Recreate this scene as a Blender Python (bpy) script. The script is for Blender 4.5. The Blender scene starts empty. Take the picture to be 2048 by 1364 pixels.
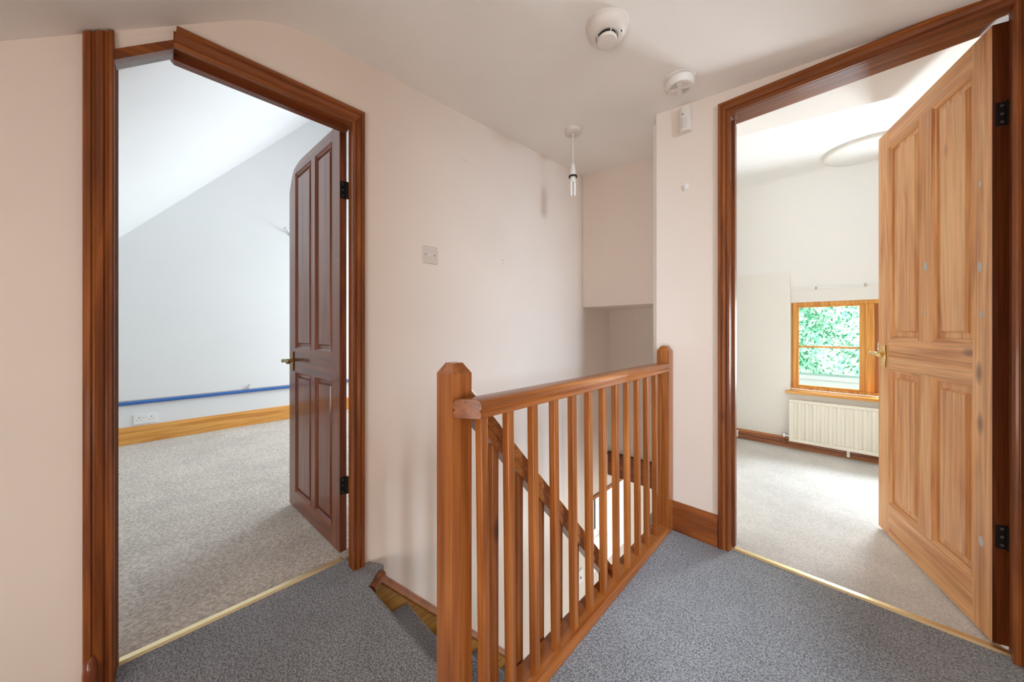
import bpy, math, random
from mathutils import Vector, Matrix
random.seed(7)
S = bpy.context.scene
COL = S.collection
PI = math.pi

# ------------------------------------------------------------------ helpers
class MB:
    """collects shapes that become ONE mesh"""
    def __init__(self): self.v = []; self.f = []
    def add(self, vs, fs):
        n = len(self.v); self.v += [tuple(p) for p in vs]
        self.f += [tuple(i + n for i in f) for f in fs]; return self
    def box(self, x0, x1, y0, y1, z0, z1):
        vs = [(x, y, z) for z in (z0, z1) for y in (y0, y1) for x in (x0, x1)]
        return self.add(vs, [(0,2,3,1),(4,5,7,6),(0,1,5,4),(2,6,7,3),(0,4,6,2),(1,3,7,5)])
    def prism(self, poly, axis, a0, a1):
        def mk(p, a):
            if axis == 'x': return (a, p[0], p[1])
            if axis == 'y': return (p[0], a, p[1])
            return (p[0], p[1], a)
        n = len(poly)
        vs = [mk(p, a0) for p in poly] + [mk(p, a1) for p in poly]
        fs = [tuple(range(n))[::-1], tuple(range(n, 2*n))]
        fs += [(i, (i+1) % n, n+(i+1) % n, n+i) for i in range(n)]
        return self.add(vs, fs)
    def mould(self, p0, p1, wd, nd, prof, m0=0.0, m1=0.0):
        """profile (w,t) swept p0->p1; ends mitred by m*w along the run"""
        p0, p1, wd, nd = Vector(p0), Vector(p1), Vector(wd), Vector(nd)
        d = (p1-p0).normalized(); n = len(prof)
        vs = [p0 + wd*w + nd*t + d*(m0*w) for w, t in prof] + [p1 + wd*w + nd*t + d*(m1*w) for w, t in prof]
        fs = [tuple(range(n)), tuple(range(n, 2*n))[::-1]]
        fs += [(i, n+i, n+(i+1) % n, (i+1) % n) for i in range(n)]
        return self.add(vs, fs)
    def lathe(self, prof, c, seg=32, M=None):
        """prof (r,z) around local z at c; M rotates"""
        c = Vector(c); vs = []; fs = []; n = len(prof)
        for k in range(seg):
            a = 2*PI*k/seg
            for r, z in prof:
                p = Vector((r*math.cos(a), r*math.sin(a), z))
                if M: p = M @ p
                vs.append(c + p)
        for k in range(seg):
            k2 = (k+1) % seg
            for i in range(n-1):
                fs.append((k*n+i, k2*n+i, k2*n+i+1, k*n+i+1))
        if prof[0][0] > 1e-6: fs.append(tuple(k*n for k in range(seg))[::-1])
        if prof[-1][0] > 1e-6: fs.append(tuple(k*n+n-1 for k in range(seg)))
        return self.add(vs, fs)
    def tube(self, pts, r, seg=10):
        pts = [Vector(p) for p in pts]; rs = r if isinstance(r, (list, tuple)) else [r]*len(pts)
        vs = []; fs = []
        for i, p in enumerate(pts):
            t = (pts[min(i+1, len(pts)-1)] - pts[max(i-1, 0)]).normalized()
            u = t.orthogonal().normalized() if i == 0 else (u - t*u.dot(t)).normalized()
            w = t.cross(u)
            for k in range(seg):
                a = 2*PI*k/seg
                vs.append(p + (u*math.cos(a) + w*math.sin(a))*rs[i])
        for i in range(len(pts)-1):
            for k in range(seg):
                k2 = (k+1) % seg
                fs.append((i*seg+k, i*seg+k2, (i+1)*seg+k2, (i+1)*seg+k))
        fs.append(tuple(range(seg))[::-1]); fs.append(tuple(range((len(pts)-1)*seg, len(pts)*seg)))
        return self.add(vs, fs)

def tag(o, label=None, cat=None, group=None, kind=None):
    if label: o['label'] = label
    if cat: o['category'] = cat
    if group: o['group'] = group
    if kind: o['kind'] = kind
    return o

def build(mb, name, mat, parent=None, bevel=0.0, smooth=None, local=False, segs=2, origin=None):
    me = bpy.data.meshes.new(name)
    if parent is not None:
        off = Vector((0, 0, 0)) if local else world_loc(parent)
    elif origin is not None: off = Vector(origin)
    else:
        xs = [p[0] for p in mb.v]; ys = [p[1] for p in mb.v]; zs = [p[2] for p in mb.v]
        off = Vector(((min(xs)+max(xs))/2, (min(ys)+max(ys))/2, min(zs)))
    me.from_pydata([Vector(p)-off for p in mb.v], [], mb.f)
    import bmesh
    b = bmesh.new(); b.from_mesh(me)
    bmesh.ops.recalc_face_normals(b, faces=b.faces); b.to_mesh(me); b.free()
    me.materials.append(mat)
    o = bpy.data.objects.new(name, me); COL.objects.link(o)
    if parent is not None: o.parent = parent
    else: o.location = off
    if bevel:
        m = o.modifiers.new('bevel', 'BEVEL'); m.width = bevel; m.segments = segs; m.limit_method = 'ANGLE'; m.angle_limit = math.radians(40)
        m.harden_normals = False
    if smooth is not None or bevel:
        for p in me.polygons: p.use_smooth = True
        me.set_sharp_from_angle(angle=math.radians(smooth if smooth else 35))
    return o
def world_loc(o):
    l = Vector(o.location)
    while o.parent is not None: o = o.parent; l += Vector(o.location)
    return l
def empty(name, loc, rz=0.0, parent=None, **kw):
    o = bpy.data.objects.new(name, None); COL.objects.link(o); o.empty_display_size = .1
    o.location = loc; o.rotation_euler = (0, 0, rz)
    if parent is not None: o.parent = parent
    return tag(o, **kw)

# ------------------------------------------------------------------ materials
def mat_base(name):
    m = bpy.data.materials.new(name); m.use_nodes = True
    nt = m.node_tree; bs = nt.nodes['Principled BSDF']
    return m, nt, bs
def N(nt, t, **kw):
    n = nt.nodes.new(t)
    for k, v in kw.items(): setattr(n, k, v)
    return n
def simple(name, col, rough=.5, metal=0.0, coat=0.0, trans=0.0):
    m, nt, bs = mat_base(name)
    bs.inputs['Base Color'].default_value = (*col, 1)
    bs.inputs['Roughness'].default_value = rough
    bs.inputs['Metallic'].default_value = metal
    bs.inputs['Coat Weight'].default_value = coat
    bs.inputs['Transmission Weight'].default_value = trans
    return m
def ramp(nt, stops):
    r = N(nt, 'ShaderNodeValToRGB'); e = r.color_ramp.elements
    while len(e) < len(stops): e.new(.5)
    for i, (p, c) in enumerate(stops): e[i].position = p; e[i].color = (*c, 1)
    return r
def plaster(name, col, var=.04, bump=.15):
    m, nt, bs = mat_base(name); L = nt.links
    tc = N(nt, 'ShaderNodeTexCoord')
    n1 = N(nt, 'ShaderNodeTexNoise'); n1.inputs['Scale'].default_value = 1.6; n1.inputs['Detail'].default_value = 3
    L.new(tc.outputs['Object'], n1.inputs['Vector'])
    r = ramp(nt, [(.3, tuple(c*(1-var) for c in col)), (.7, tuple(min(1, c*(1+var*.5)) for c in col))])
    L.new(n1.outputs['Fac'], r.inputs['Fac']); L.new(r.outputs['Color'], bs.inputs['Base Color'])
    n2 = N(nt, 'ShaderNodeTexNoise'); n2.inputs['Scale'].default_value = 7; n2.inputs['Detail'].default_value = 5
    L.new(tc.outputs['Object'], n2.inputs['Vector'])
    b = N(nt, 'ShaderNodeBump'); b.inputs['Strength'].default_value = bump; b.inputs['Distance'].default_value = .012
    L.new(n2.outputs['Fac'], b.inputs['Height']); L.new(b.outputs['Normal'], bs.inputs['Normal'])
    bs.inputs['Roughness'].default_value = .62
    bs.inputs['Specular IOR Level'].default_value = .3
    return m
def wood(name, dark, mid, light, axis='z', rough=.3, coat=.3, knots=.0, knotcol=None, contrast=1.0, patches=0.0, coatrough=.12):
    m, nt, bs = mat_base(name); L = nt.links
    tc = N(nt, 'ShaderNodeTexCoord'); oi = N(nt, 'ShaderNodeObjectInfo')
    mul = N(nt, 'ShaderNodeVectorMath', operation='MULTIPLY_ADD')
    cmb = N(nt, 'ShaderNodeCombineXYZ')
    for i in range(3): L.new(oi.outputs['Random'], cmb.inputs[i])
    L.new(cmb.outputs[0], mul.inputs[0]); mul.inputs[1].default_value = (3.1, 5.3, 7.7); L.new(tc.outputs['Object'], mul.inputs[2])
    def mapped(ac, al):
        mp = N(nt, 'ShaderNodeMapping'); s = [ac]*3; s['xyz'.index(axis)] = al
        mp.inputs['Scale'].default_value = s; L.new(mul.outputs[0], mp.inputs['Vector']); return mp
    a = mapped(14, .9)
    n1 = N(nt, 'ShaderNodeTexNoise'); n1.inputs['Scale'].default_value = 1.3; n1.inputs['Detail'].default_value = 3; n1.inputs['Distortion'].default_value = 1.5
    L.new(a.outputs[0], n1.inputs['Vector'])
    r1 = ramp(nt, [(.28, dark), (.5, mid), (.72, light)]); L.new(n1.outputs['Fac'], r1.inputs['Fac'])
    g = mapped(160, 3.0)
    n2 = N(nt, 'ShaderNodeTexNoise'); n2.inputs['Scale'].default_value = 1; n2.inputs['Detail'].default_value = 2; L.new(g.outputs[0], n2.inputs['Vector'])
    r2 = ramp(nt, [(.35, (1-.28*contrast,)*3), (.6, (1, 1, 1))]); L.new(n2.outputs['Fac'], r2.inputs['Fac'])
    mx = N(nt, 'ShaderNodeMix', data_type='RGBA', blend_type='MULTIPLY'); mx.inputs['Factor'].default_value = 1
    L.new(r1.outputs['Color'], mx.inputs['A']); L.new(r2.outputs['Color'], mx.inputs['B'])
    out = mx.outputs['Result']
    if patches:
        pn = N(nt, 'ShaderNodeTexNoise'); pn.inputs['Scale'].default_value = 2.2; pn.inputs['Detail'].default_value = 4
        pm = mapped(2.2, .7); L.new(pm.outputs[0], pn.inputs['Vector'])
        pr = ramp(nt, [(.45, (0, 0, 0)), (.7, (patches,)*3)]); L.new(pn.outputs['Fac'], pr.inputs['Fac'])
        m3 = N(nt, 'ShaderNodeMix', data_type='RGBA'); L.new(pr.outputs['Color'], m3.inputs['Factor'])
        L.new(out, m3.inputs['A']); m3.inputs['B'].default_value = (*[min(1, c*1.35) for c in light], 1); out = m3.outputs['Result']
    if knots:
        k = mapped(6.5, 2.6)
        vo = N(nt, 'ShaderNodeTexVoronoi'); vo.inputs['Scale'].default_value = 1; L.new(k.outputs[0], vo.inputs['Vector'])
        kr = ramp(nt, [(.05, (1, 1, 1)), (.13, (0, 0, 0))]); L.new(vo.outputs['Distance'], kr.inputs['Fac'])
        # only some cells carry a knot
        sep = N(nt, 'ShaderNodeSeparateColor'); L.new(vo.outputs['Color'], sep.inputs[0])
        lt = N(nt, 'ShaderNodeMath', operation='LESS_THAN'); L.new(sep.outputs[0], lt.inputs[0]); lt.inputs[1].default_value = knots
        kk = N(nt, 'ShaderNodeMath', operation='MULTIPLY'); L.new(kr.outputs['Color'], kk.inputs[0]); L.new(lt.outputs[0], kk.inputs[1])
        m2 = N(nt, 'ShaderNodeMix', data_type='RGBA'); L.new(kk.outputs[0], m2.inputs['Factor'])
        L.new(out, m2.inputs['A']); m2.inputs['B'].default_value = (*(knotcol or tuple(c*.35 for c in dark)), 1); out = m2.outputs['Result']
    L.new(out, bs.inputs['Base Color'])
    b = N(nt, 'ShaderNodeBump'); b.inputs['Strength'].default_value = .12; b.inputs['Distance'].default_value = .002
    L.new(n2.outputs['Fac'], b.inputs['Height']); L.new(b.outputs['Normal'], bs.inputs['Normal'])
    bs.inputs['Roughness'].default_value = rough
    bs.inputs['Specular IOR Level'].default_value = .3; bs.inputs['Coat Weight'].default_value = coat; bs.inputs['Coat Roughness'].default_value = coatrough
    return m
def carpet(name, dark, light, scale=230, bump=.8, stretch=(1, 1, 1), dist=.006):
    m, nt, bs = mat_base(name); L = nt.links
    tc = N(nt, 'ShaderNodeTexCoord'); mp = N(nt, 'ShaderNodeMapping'); mp.inputs['Scale'].default_value = stretch
    L.new(tc.outputs['Object'], mp.inputs['Vector'])
    nn = N(nt, 'ShaderNodeTexNoise'); nn.inputs['Scale'].default_value = scale; nn.inputs['Detail'].default_value = 3; nn.inputs['Roughness'].default_value = .7
    L.new(mp.outputs[0], nn.inputs['Vector'])
    n3 = N(nt, 'ShaderNodeTexNoise'); n3.inputs['Scale'].default_value = 4.5; n3.inputs['Detail'].default_value = 4
    L.new(mp.outputs[0], n3.inputs['Vector'])
    r = ramp(nt, [(.40, dark), (.60, light)]); L.new(nn.outputs['Fac'], r.inputs['Fac'])
    r3 = ramp(nt, [(.3, (.84,)*3), (.7, (1.0,)*3)]); L.new(n3.outputs['Fac'], r3.inputs['Fac'])
    mx = N(nt, 'ShaderNodeMix', data_type='RGBA', blend_type='MULTIPLY'); mx.inputs['Factor'].default_value = 1
    L.new(r.outputs['Color'], mx.inputs['A']); L.new(r3.outputs['Color'], mx.inputs['B'])
    L.new(mx.outputs['Result'], bs.inputs['Base Color'])
    b = N(nt, 'ShaderNodeBump'); b.inputs['Strength'].default_value = bump; b.inputs['Distance'].default_value = dist
    L.new(nn.outputs['Fac'], b.inputs['Height']); L.new(b.outputs['Normal'], bs.inputs['Normal'])
    bs.inputs['Roughness'].default_value = .95; bs.inputs['Specular IOR Level'].default_value = .1
    bs.inputs['Sheen Weight'].default_value = .15
    return m

M_WALL = plaster('magnolia_plaster', (.80, .71, .64))
M_CEIL = plaster('white_ceiling_paint', (.87, .835, .80), bump=.08)
M_LROOM = plaster('cool_white_plaster', (.82, .83, .84), var=.02, bump=.1)
M_RROOM = plaster('cream_plaster', (.84, .825, .79), var=.02, bump=.1)
M_RCEIL = plaster('white_room_ceiling', (.88, .88, .88), var=.01, bump=.05)
M_RAWPLASTER = plaster('scuffed_grey_plaster', (.62, .66, .68), var=.35, bump=.5)
A_D, A_M, A_L = (.125, .028, .006), (.24, .064, .012), (.35, .105, .021)
M_ARC_Z = wood('stained_trim_wood_z', A_D, A_M, A_L, 'z', .42, .22, .12)
M_ARC_X = wood('stained_trim_wood_x', A_D, A_M, A_L, 'x', .42, .22, .12)
M_ARC_Y = wood('stained_trim_wood_y', A_D, A_M, A_L, 'y', .42, .22, .12)
M_ARC_MATTE = wood('stained_lining_wood_z', A_D, A_M, A_L, 'z', .85, 0, .12)
M_ARC_MATTE.node_tree.nodes['Principled BSDF'].inputs['Specular IOR Level'].default_value = .08
B_D, B_M, B_L = (.25, .070, .014), (.36, .113, .024), (.46, .165, .042)
M_BAL_Z = wood('banister_pine_z', B_D, B_M, B_L, 'z', .3, .35, .14)
M_BAL_Y = wood('banister_pine_y', B_D, B_M, B_L, 'y', .3, .35, .08)
L_D, L_M, L_L = (.12, .024, .008), (.20, .048, .015), (.28, .078, .027)
M_LD_Z = wood('dark_door_wood_z', L_D, L_M, L_L, 'z', .3, .5, 0, coatrough=.08)
M_LD_Y = wood('dark_door_wood_y', L_D, L_M, L_L, 'y', .3, .5, 0, coatrough=.08)
M_LD_X = wood('dark_door_wood_x', L_D, L_M, L_L, 'x', .3, .5, 0, coatrough=.08)
P_D, P_M, P_L = (.53, .205, .070), (.73, .345, .138), (.84, .47, .225)
M_RD_Z = wood('stripped_pine_z', P_D, P_M, P_L, 'z', .5, .06, .28, (.30, .16, .08), patches=.4)
M_RD_X = wood('stripped_pine_x', P_D, P_M, P_L, 'x', .5, .06, .25, (.24, .12, .06), patches=.3)
M_RD_EDGE = wood('door_edge_wood', (.07, .016, .004), (.11, .026, .007), (.17, .045, .012), 'z', .3, .35, 0)
H_D, H_M, H_L = (.62, .23, .045), (.82, .38, .085), (.88, .48, .14)
M_HONEY_Y = wood('honey_pine_y', H_D, H_M, H_L, 'y', .35, .25, .12)
M_HONEY_X = wood('honey_pine_x', H_D, H_M, H_L, 'x', .35, .25, .1)
M_HONEY_Z = wood('honey_pine_z', H_D, H_M, H_L, 'z', .35, .25, .1)
M_OCHRE = wood('ochre_string_wood', (.30, .13, .02), (.42, .2, .035), (.5, .26, .055), 'y', .35, .3, .1)
M_RSKIRT = wood('terracotta_pine_x', (.36, .12, .04), (.46, .17, .06), (.55, .23, .09), 'x', .4, .2, .1)
M_CARPET = carpet('grey_landing_carpet', (.145, .154, .168), (.455, .478, .515), 190)
M_CARPET_L = carpet('beige_loop_carpet', (.58, .515, .45), (.92, .845, .75), 110, 1.0, (1, .75, 1), .012)
M_CARPET_R = carpet('pale_grey_carpet', (.62, .60, .58), (.84, .82, .80), 170, .6)
M_BRASS = simple('brass', (.78, .56, .22), .25, 1)
M_STRIP = simple('gold_threshold_metal', (.85, .70, .42), .35, 1)
M_DKBRASS = simple('aged_brass', (.30, .20, .085), .35, 1)
M_IRON = simple('dark_iron', (.022, .02, .02), .45, .6)
M_SCREW = simple('steel_screw', (.35, .32, .28), .4, 1)
M_PLASTIC = simple('white_plastic', (.74, .70, .65), .4)
M_PLASTIC2 = simple('cream_plastic', (.66, .59, .53), .45)
M_PALEGREY = simple('pale_grey_plastic', (.48, .44, .40), .5)
M_BLACK = simple('black_plastic', (.012, .012, .012), .5)
M_BLUE = simple('blue_plastic', (.03, .14, .46), .35, coat=.3)
M_RAD = simple('cream_enamel', (.84, .80, .70), .35, coat=.2)
M_COPPER = simple('painted_pipe_brown', (.30, .11, .05), .4)
M_GLASSTUBE = simple('frosted_tube_glass', (.86, .86, .84), .25)
M_WHITE = simple('white_gloss', (.85, .85, .84), .35)
M_CHROME = simple('chrome', (.7, .7, .72), .2, 1)
M_HOLE = simple('dark_screw_hole', (.10, .06, .04), .7)

def glass_mat():
    m, nt, bs = mat_base('window_glass'); L = nt.links
    nt.nodes.remove(bs)
    t = N(nt, 'ShaderNodeBsdfTransparent'); t.inputs[0].default_value = (.97, .99, .98, 1)
    g = N(nt, 'ShaderNodeBsdfGlossy'); g.inputs['Roughness'].default_value = .02
    fr = N(nt, 'ShaderNodeFresnel'); fr.inputs[0].default_value = 1.15
    mx = N(nt, 'ShaderNodeMixShader'); L.new(fr.outputs[0], mx.inputs[0]); L.new(t.outputs[0], mx.inputs[1]); L.new(g.outputs[0], mx.inputs[2])
    L.new(mx.outputs[0], nt.nodes['Material Output'].inputs[0])
    return m
M_GLASS = glass_mat()
def leaf_mat():
    m, nt, bs = mat_base('hedge_leaf'); L = nt.links
    tc = N(nt, 'ShaderNodeTexCoord'); n = N(nt, 'ShaderNodeTexNoise'); n.inputs['Scale'].default_value = 9
    L.new(tc.outputs['Object'], n.inputs['Vector'])
    r = ramp(nt, [(.35, (.12, .38, .24)), (.65, (.40, .68, .50))]); L.new(n.outputs['Fac'], r.inputs['Fac'])
    L.new(r.outputs['Color'], bs.inputs['Base Color']); bs.inputs['Roughness'].default_value = .5
    return m
M_LEAF = leaf_mat()

# ------------------------------------------------------------------ key planes
XA = -1.48      # wall with the dark door
YB = 1.815      # wall with the pine door
GROUND = -2.55
def zflat(x, y): return 2.245 - .10*(x+1.48) + .05*(y-1.815)
def zslope(y): return 1.829 + .78*(y+.157)
def zceil(x, y):
    a, b, k = zflat(x, y), zslope(y), .045
    h = max(k*1.0-abs(a-b)*.5, 0)/k
    return min(a, b) - h*h*k*.5

def struct(o, label, cat): return tag(o, label, cat, kind='structure')

# ------------------------------------------------------------------ walls
# wall A: thin wall holding the clipped doorway, runs down into the stairwell
w = MB()
w.box(XA-.11, XA, -1.35, -.125, -.02, 2.75)
w.prism([(-.125, 1.835), (.02, 1.95), (.59, 1.95), (.59, 2.75), (-.125, 2.75)], 'x', XA-.11, XA)
w.box(XA-.11, XA, .59, 4.4, -.02, 2.75)
w.prism([(-.125, 1.79), (.019, 1.912), (.019, 1.985), (-.125, 1.87)], 'x', XA-.06, XA-.0008)
w.box(XA-.11, XA, -1.35, 2.54, GROUND, -.02)
w.box(XA-.11, XA, 2.54, 3.10, GROUND, -1.05)
w.box(XA-.11, XA, 2.54, 3.10, -.405, -.02)
w.box(XA-.11, XA, 3.10, 4.4, GROUND, -.02)
struct(build(w, 'wall_left', M_WALL), 'tall magnolia plaster wall holding the dark clipped doorway and light switch', 'wall')
WALL_A = bpy.data.objects['wall_left']
w = MB(); w.tube([(XA, 1.125, 1.975), (XA+.001, 1.15, 1.962), (XA, 1.185, 1.958)], .0022, 6); w.tube([(XA, 1.20, 1.962), (XA+.001, 1.235, 1.966), (XA, 1.28, 1.955)], .0016, 6)
build(w, 'plaster_crack', M_WALL, WALL_A)['label'] = 'hairline crack in the plaster'
# wall B
w = MB()
w.prism([(-.69, -.02), (-.375, -.02), (-.375, 2.045), (.425, 2.045), (.425, -.02), (1.05, -.02), (1.05, 2.75), (-.69, 2.75)], 'y', YB, YB+.10)
struct(build(w, 'wall_front', M_WALL, bevel=.006), 'magnolia plaster wall holding the doorway with the stripped pine door', 'wall')
# bulkhead box over the stairs
w = MB(); w.box(XA, -.712, 2.358, 3.3, 1.203, 2.75)
struct(build(w, 'wall_bulkhead', M_WALL, bevel=.004), 'boxed magnolia bulkhead hanging over the stairwell', 'wall')
w = MB(); w.box(XA, -.712, 2.80, 2.90, -.285, 1.203)
struct(build(w, 'wall_stairwell', M_WALL), 'recessed magnolia wall under the bulkhead at the far end of the stairwell', 'wall')
w = MB(); w.box(-.716, -.700, YB+.10, 3.9, -.285, 2.75)
struct(build(w, 'wall_partition', M_RROOM), 'partition wall between the stairwell and the carpeted window room', 'wall')
# unseen back and right of the landing (right wall has a window that lights the landing; both have an opening added for fill)
w = MB(); w.box(XA-.11, -.30, -1.35, -1.25, -.02, 2.3); w.box(.80, 1.05, -1.35, -1.25, -.02, 2.3); w.box(-.30, .80, -1.35, -1.25, -.02, .15); w.box(-.30, .80, -1.35, -1.25, .85, 2.3)
struct(build(w, 'wall_back', M_WALL), 'low magnolia wall with an added fill light opening behind the camera under the sloping ceiling', 'wall')
w = MB()
w.box(.95, 1.05, -1.25, -.80, -.02, 2.75); w.box(.95, 1.05, -.05, .25, -.02, 2.75); w.box(.95, 1.05, -.80, -.05, .70, 2.75); w.box(.95, 1.05, -.80, -.05, -.02, .12); w.box(.95, 1.05, .86, YB, -.02, 2.75)
w.box(.95, 1.05, .25, .86, -.02, .70); w.box(.95, 1.05, .25, .86, 1.95, 2.75)
struct(build(w, 'wall_right', M_WALL), 'magnolia side wall of the landing with a window opening and an added fill light opening', 'wall')

# ceilings
def sheet(fn, x0, x1, nx, y0, y1, ny, th):
    mb = MB(); vs = []; fs = []
    for k in range(2):
        for j in range(ny+1):
            for i in range(nx+1):
                x = x0+(x1-x0)*i/nx; y = y0+(y1-y0)*j/ny
                vs.append((x, y, fn(x, y)+k*th))
    n1 = (nx+1)*(ny+1)
    for j in range(ny):
        for i in range(nx):
            a = j*(nx+1)+i; q = (a, a+1, a+nx+2, a+nx+1)
            fs.append(q[::-1]); fs.append(tuple(t+n1 for t in q))
    bl = [i for i in range(nx+1)] + [(nx+1)*j+nx for j in range(1, ny+1)] + [(nx+1)*ny+i for i in range(nx-1, -1, -1)] + [(nx+1)*j for j in range(ny-1, 0, -1)]
    for a, b_ in zip(bl, bl[1:]+bl[:1]): fs.append((a, b_, b_+n1, a+n1))
    return mb.add(vs, fs)
struct(build(sheet(zceil, XA, .95, 6, -1.25, 2.36, 120, .06), 'ceiling', M_CEIL, smooth=60),
       'uneven off-white landing ceiling sloping down over the dark door', 'ceiling')

# ------------------------------------------------------------------ floors
w = MB()
w.box(XA-.10, .95, -1.25, .56, -.285, 0); w.box(-.674, .95, .56, YB+.03, -.285, 0)
w.box(-.674, .95, YB+.03, YB+.035, -.285, -.002)
# rounded nosing of the landing and the frayed tab by the door frame
w.tube([(-1.345, .553, -.021), (-.676, .570, -.021)], .021, 14)
w.prism([(-1.48, .56), (-1.34, .56), (-1.345, .575), (-1.395, .625), (-1.405, .658), (-1.43, .655), (-1.48, .625)], 'z', -.03, 0)
struct(build(w, 'floor', M_CARPET, smooth=40), 'grey cut pile carpet on the landing', 'floor')
w = MB(); w.box(-4.53, XA-.10, -1.35, 2.6, -.285, 0)
struct(build(w, 'floor.001', M_CARPET_L), 'beige loop pile carpet in the room behind the dark door', 'floor')
w = MB(); w.box(-.74, 2.0, YB+.035, 3.80, -.285, 0)
struct(build(w, 'floor.002', M_CARPET_R), 'pale grey carpet in the room behind the pine door', 'floor')

# ------------------------------------------------------------------ left room shell
XL = -4.53
def lz(y): return 1.834 + 1.14*(y+.276)
w = MB(); w.prism([(-1.35, 0), (2.7, 0), (2.7, 2.2), (1.35, lz(1.35)), (-1.35, lz(-1.35))], 'x', XL-.1, XL)
struct(build(w, 'wall_far_left', M_LROOM), 'cool white gable wall with blue rail and pine skirting', 'wall')
w = MB(); w.box(XL, XA-.11, -1.45, -1.35, -.285, 1.0)
struct(build(w, 'wall_knee_left', M_LROOM), 'low white knee wall of the room behind the dark door', 'wall')
w = MB()
w.box(XL, -4.35, 2.6, 2.7, -.285, 4.2); w.box(-2.9, XA-.11, 2.6, 2.7, -.285, 4.2)
w.box(-4.35, -2.9, 2.6, 2.7, -.285, .75); w.box(-4.35, -2.9, 2.6, 2.7, 2.0, 4.2)
struct(build(w, 'wall_window_left', M_LROOM), 'white wall with a window opening in the room behind the dark door', 'wall')
w = MB()
t = .06
w.prism([(-1.45, lz(-1.45)), (1.35, lz(1.35)), (2.75, 2.15), (2.75, 2.15+t), (1.35, lz(1.35)+t), (-1.45, lz(-1.45)+t)], 'x', XL-.1, XA-.11)
struct(build(w, 'ceiling.001', M_LROOM), 'white sloping ceiling of the room behind the dark door', 'ceiling')
w = MB(); w.box(XA-.17, XA-.11, .60, 2.6, 0, 4.0); w.box(XA-.17, XA-.11, -.09, .60, 2.30, 4.0); w.box(XA-.17, XA-.11, -1.35, -.16, 0, 2.2)
struct(build(w, 'wall_inner_left', M_LROOM), 'white room side of the wall beside the dark door', 'wall')

# ------------------------------------------------------------------ right room shell
YR = 3.785; YW = 3.885
WX0, WX1 = -.285, 1.30      # window recess
WZ0, WZ1 = .495, 1.40
ZR = 2.22
w = MB()
w.box(-.84, WX0, YR, YR+.28, -.285, 2.4); w.box(WX1, 2.1, YR, YR+.28, -.285, 2.4)
w.box(WX0, WX1, YR, YR+.28, -.285, WZ0-.02)
w.box(WX0, WX1, YW-.012, YR+.28, 1.262, 2.4)
struct(build(w, 'wall_window', M_RROOM), 'cream knee wall with the window recess and radiator', 'wall')
w = MB(); w.box(2.0, 2.1, YB+.1, YR, -.285, 2.5)
struct(build(w, 'wall_far_right', M_RROOM), 'cream side wall of the window room', 'wall')
w = MB(); w.box(-.74, -.375, YB+.10, YB+.13, 0, 2.5); w.box(.43, 2.0, YB+.10, YB+.13, 0, 2.5); w.box(-.375, .43, YB+.10, YB+.13, 2.07, 2.5)
struct(build(w, 'wall_inner_right', M_RROOM), 'cream room side of the wall beside the pine door', 'wall')
def zr(x, y):
    a = ZR + .03*(y-3.2); b = 1.535 + (YR-y)*2.05; k = .06
    h = max(k-abs(a-b)*.5, 0)/k
    return min(a, b)-h*h*k*.5
w = sheet(zr, -.74, WX0, 2, YB+.10, YR+.005, 90, .08); struct_c = w
w2 = sheet(zr, WX0, WX1, 4, YB+.10, YW-.012, 95, .08); w.add(w2.v, w2.f)
w2 = sheet(zr, WX1, 2.0, 2, YB+.10, YR+.005, 90, .08); w.add(w2.v, w2.f)
struct(build(w, 'ceiling.002', M_RCEIL, smooth=60), 'white ceiling of the window room curving down to the knee wall', 'ceiling')

# ------------------------------------------------------------------ lower hall seen down the stairwell
w = MB(); w.box(-1.7, 1.6, -.6, 4.4, GROUND-.1, GROUND)
struct(build(w, 'floor.003', M_CARPET_R), 'pale floor of the hall at the foot of the stairs', 'floor')
w = MB(); w.box(XA, 1.6, 3.75, 3.85, GROUND, -.285); 
struct(build(w, 'wall_lower_front', M_RROOM), 'cream wall of the lower hall below the brown apron board', 'wall')
w = MB(); w.box(1.5, 1.6, -.6, 1.6, GROUND, -.285); w.box(1.5, 1.6, 3.2, 3.75, GROUND, -.285); w.box(1.5, 1.6, 1.6, 3.2, GROUND, -1.9)
struct(build(w, 'wall_lower_right', M_RROOM), 'cream side wall of the lower hall', 'wall')
w = MB(); w.box(XA, 1.6, -.7, -.6, GROUND, -.285)
struct(build(w, 'wall_lower_back', M_RROOM), 'cream wall under the landing', 'wall')
w = MB(); w.box(XA, -.74, 2.90, 4.4, -.285, -.20); w.box(-.74, 1.6, YB+.1, 4.4, -.30, -.286)
struct(build(w, 'ceiling.003', M_RROOM), 'ceiling of the lower hall', 'ceiling')
# apron board along the floor edge above the lower hall
w = MB(); w.box(XA, -.712, 2.775, 2.80, -.285, -.075); w.box(XA, -.712, 2.765, 2.80, -.095, -.075)
struct(build(w, 'trim_1', M_ARC_X, bevel=.003), 'dark stained apron board across the far side of the stairwell', 'trim')
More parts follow.
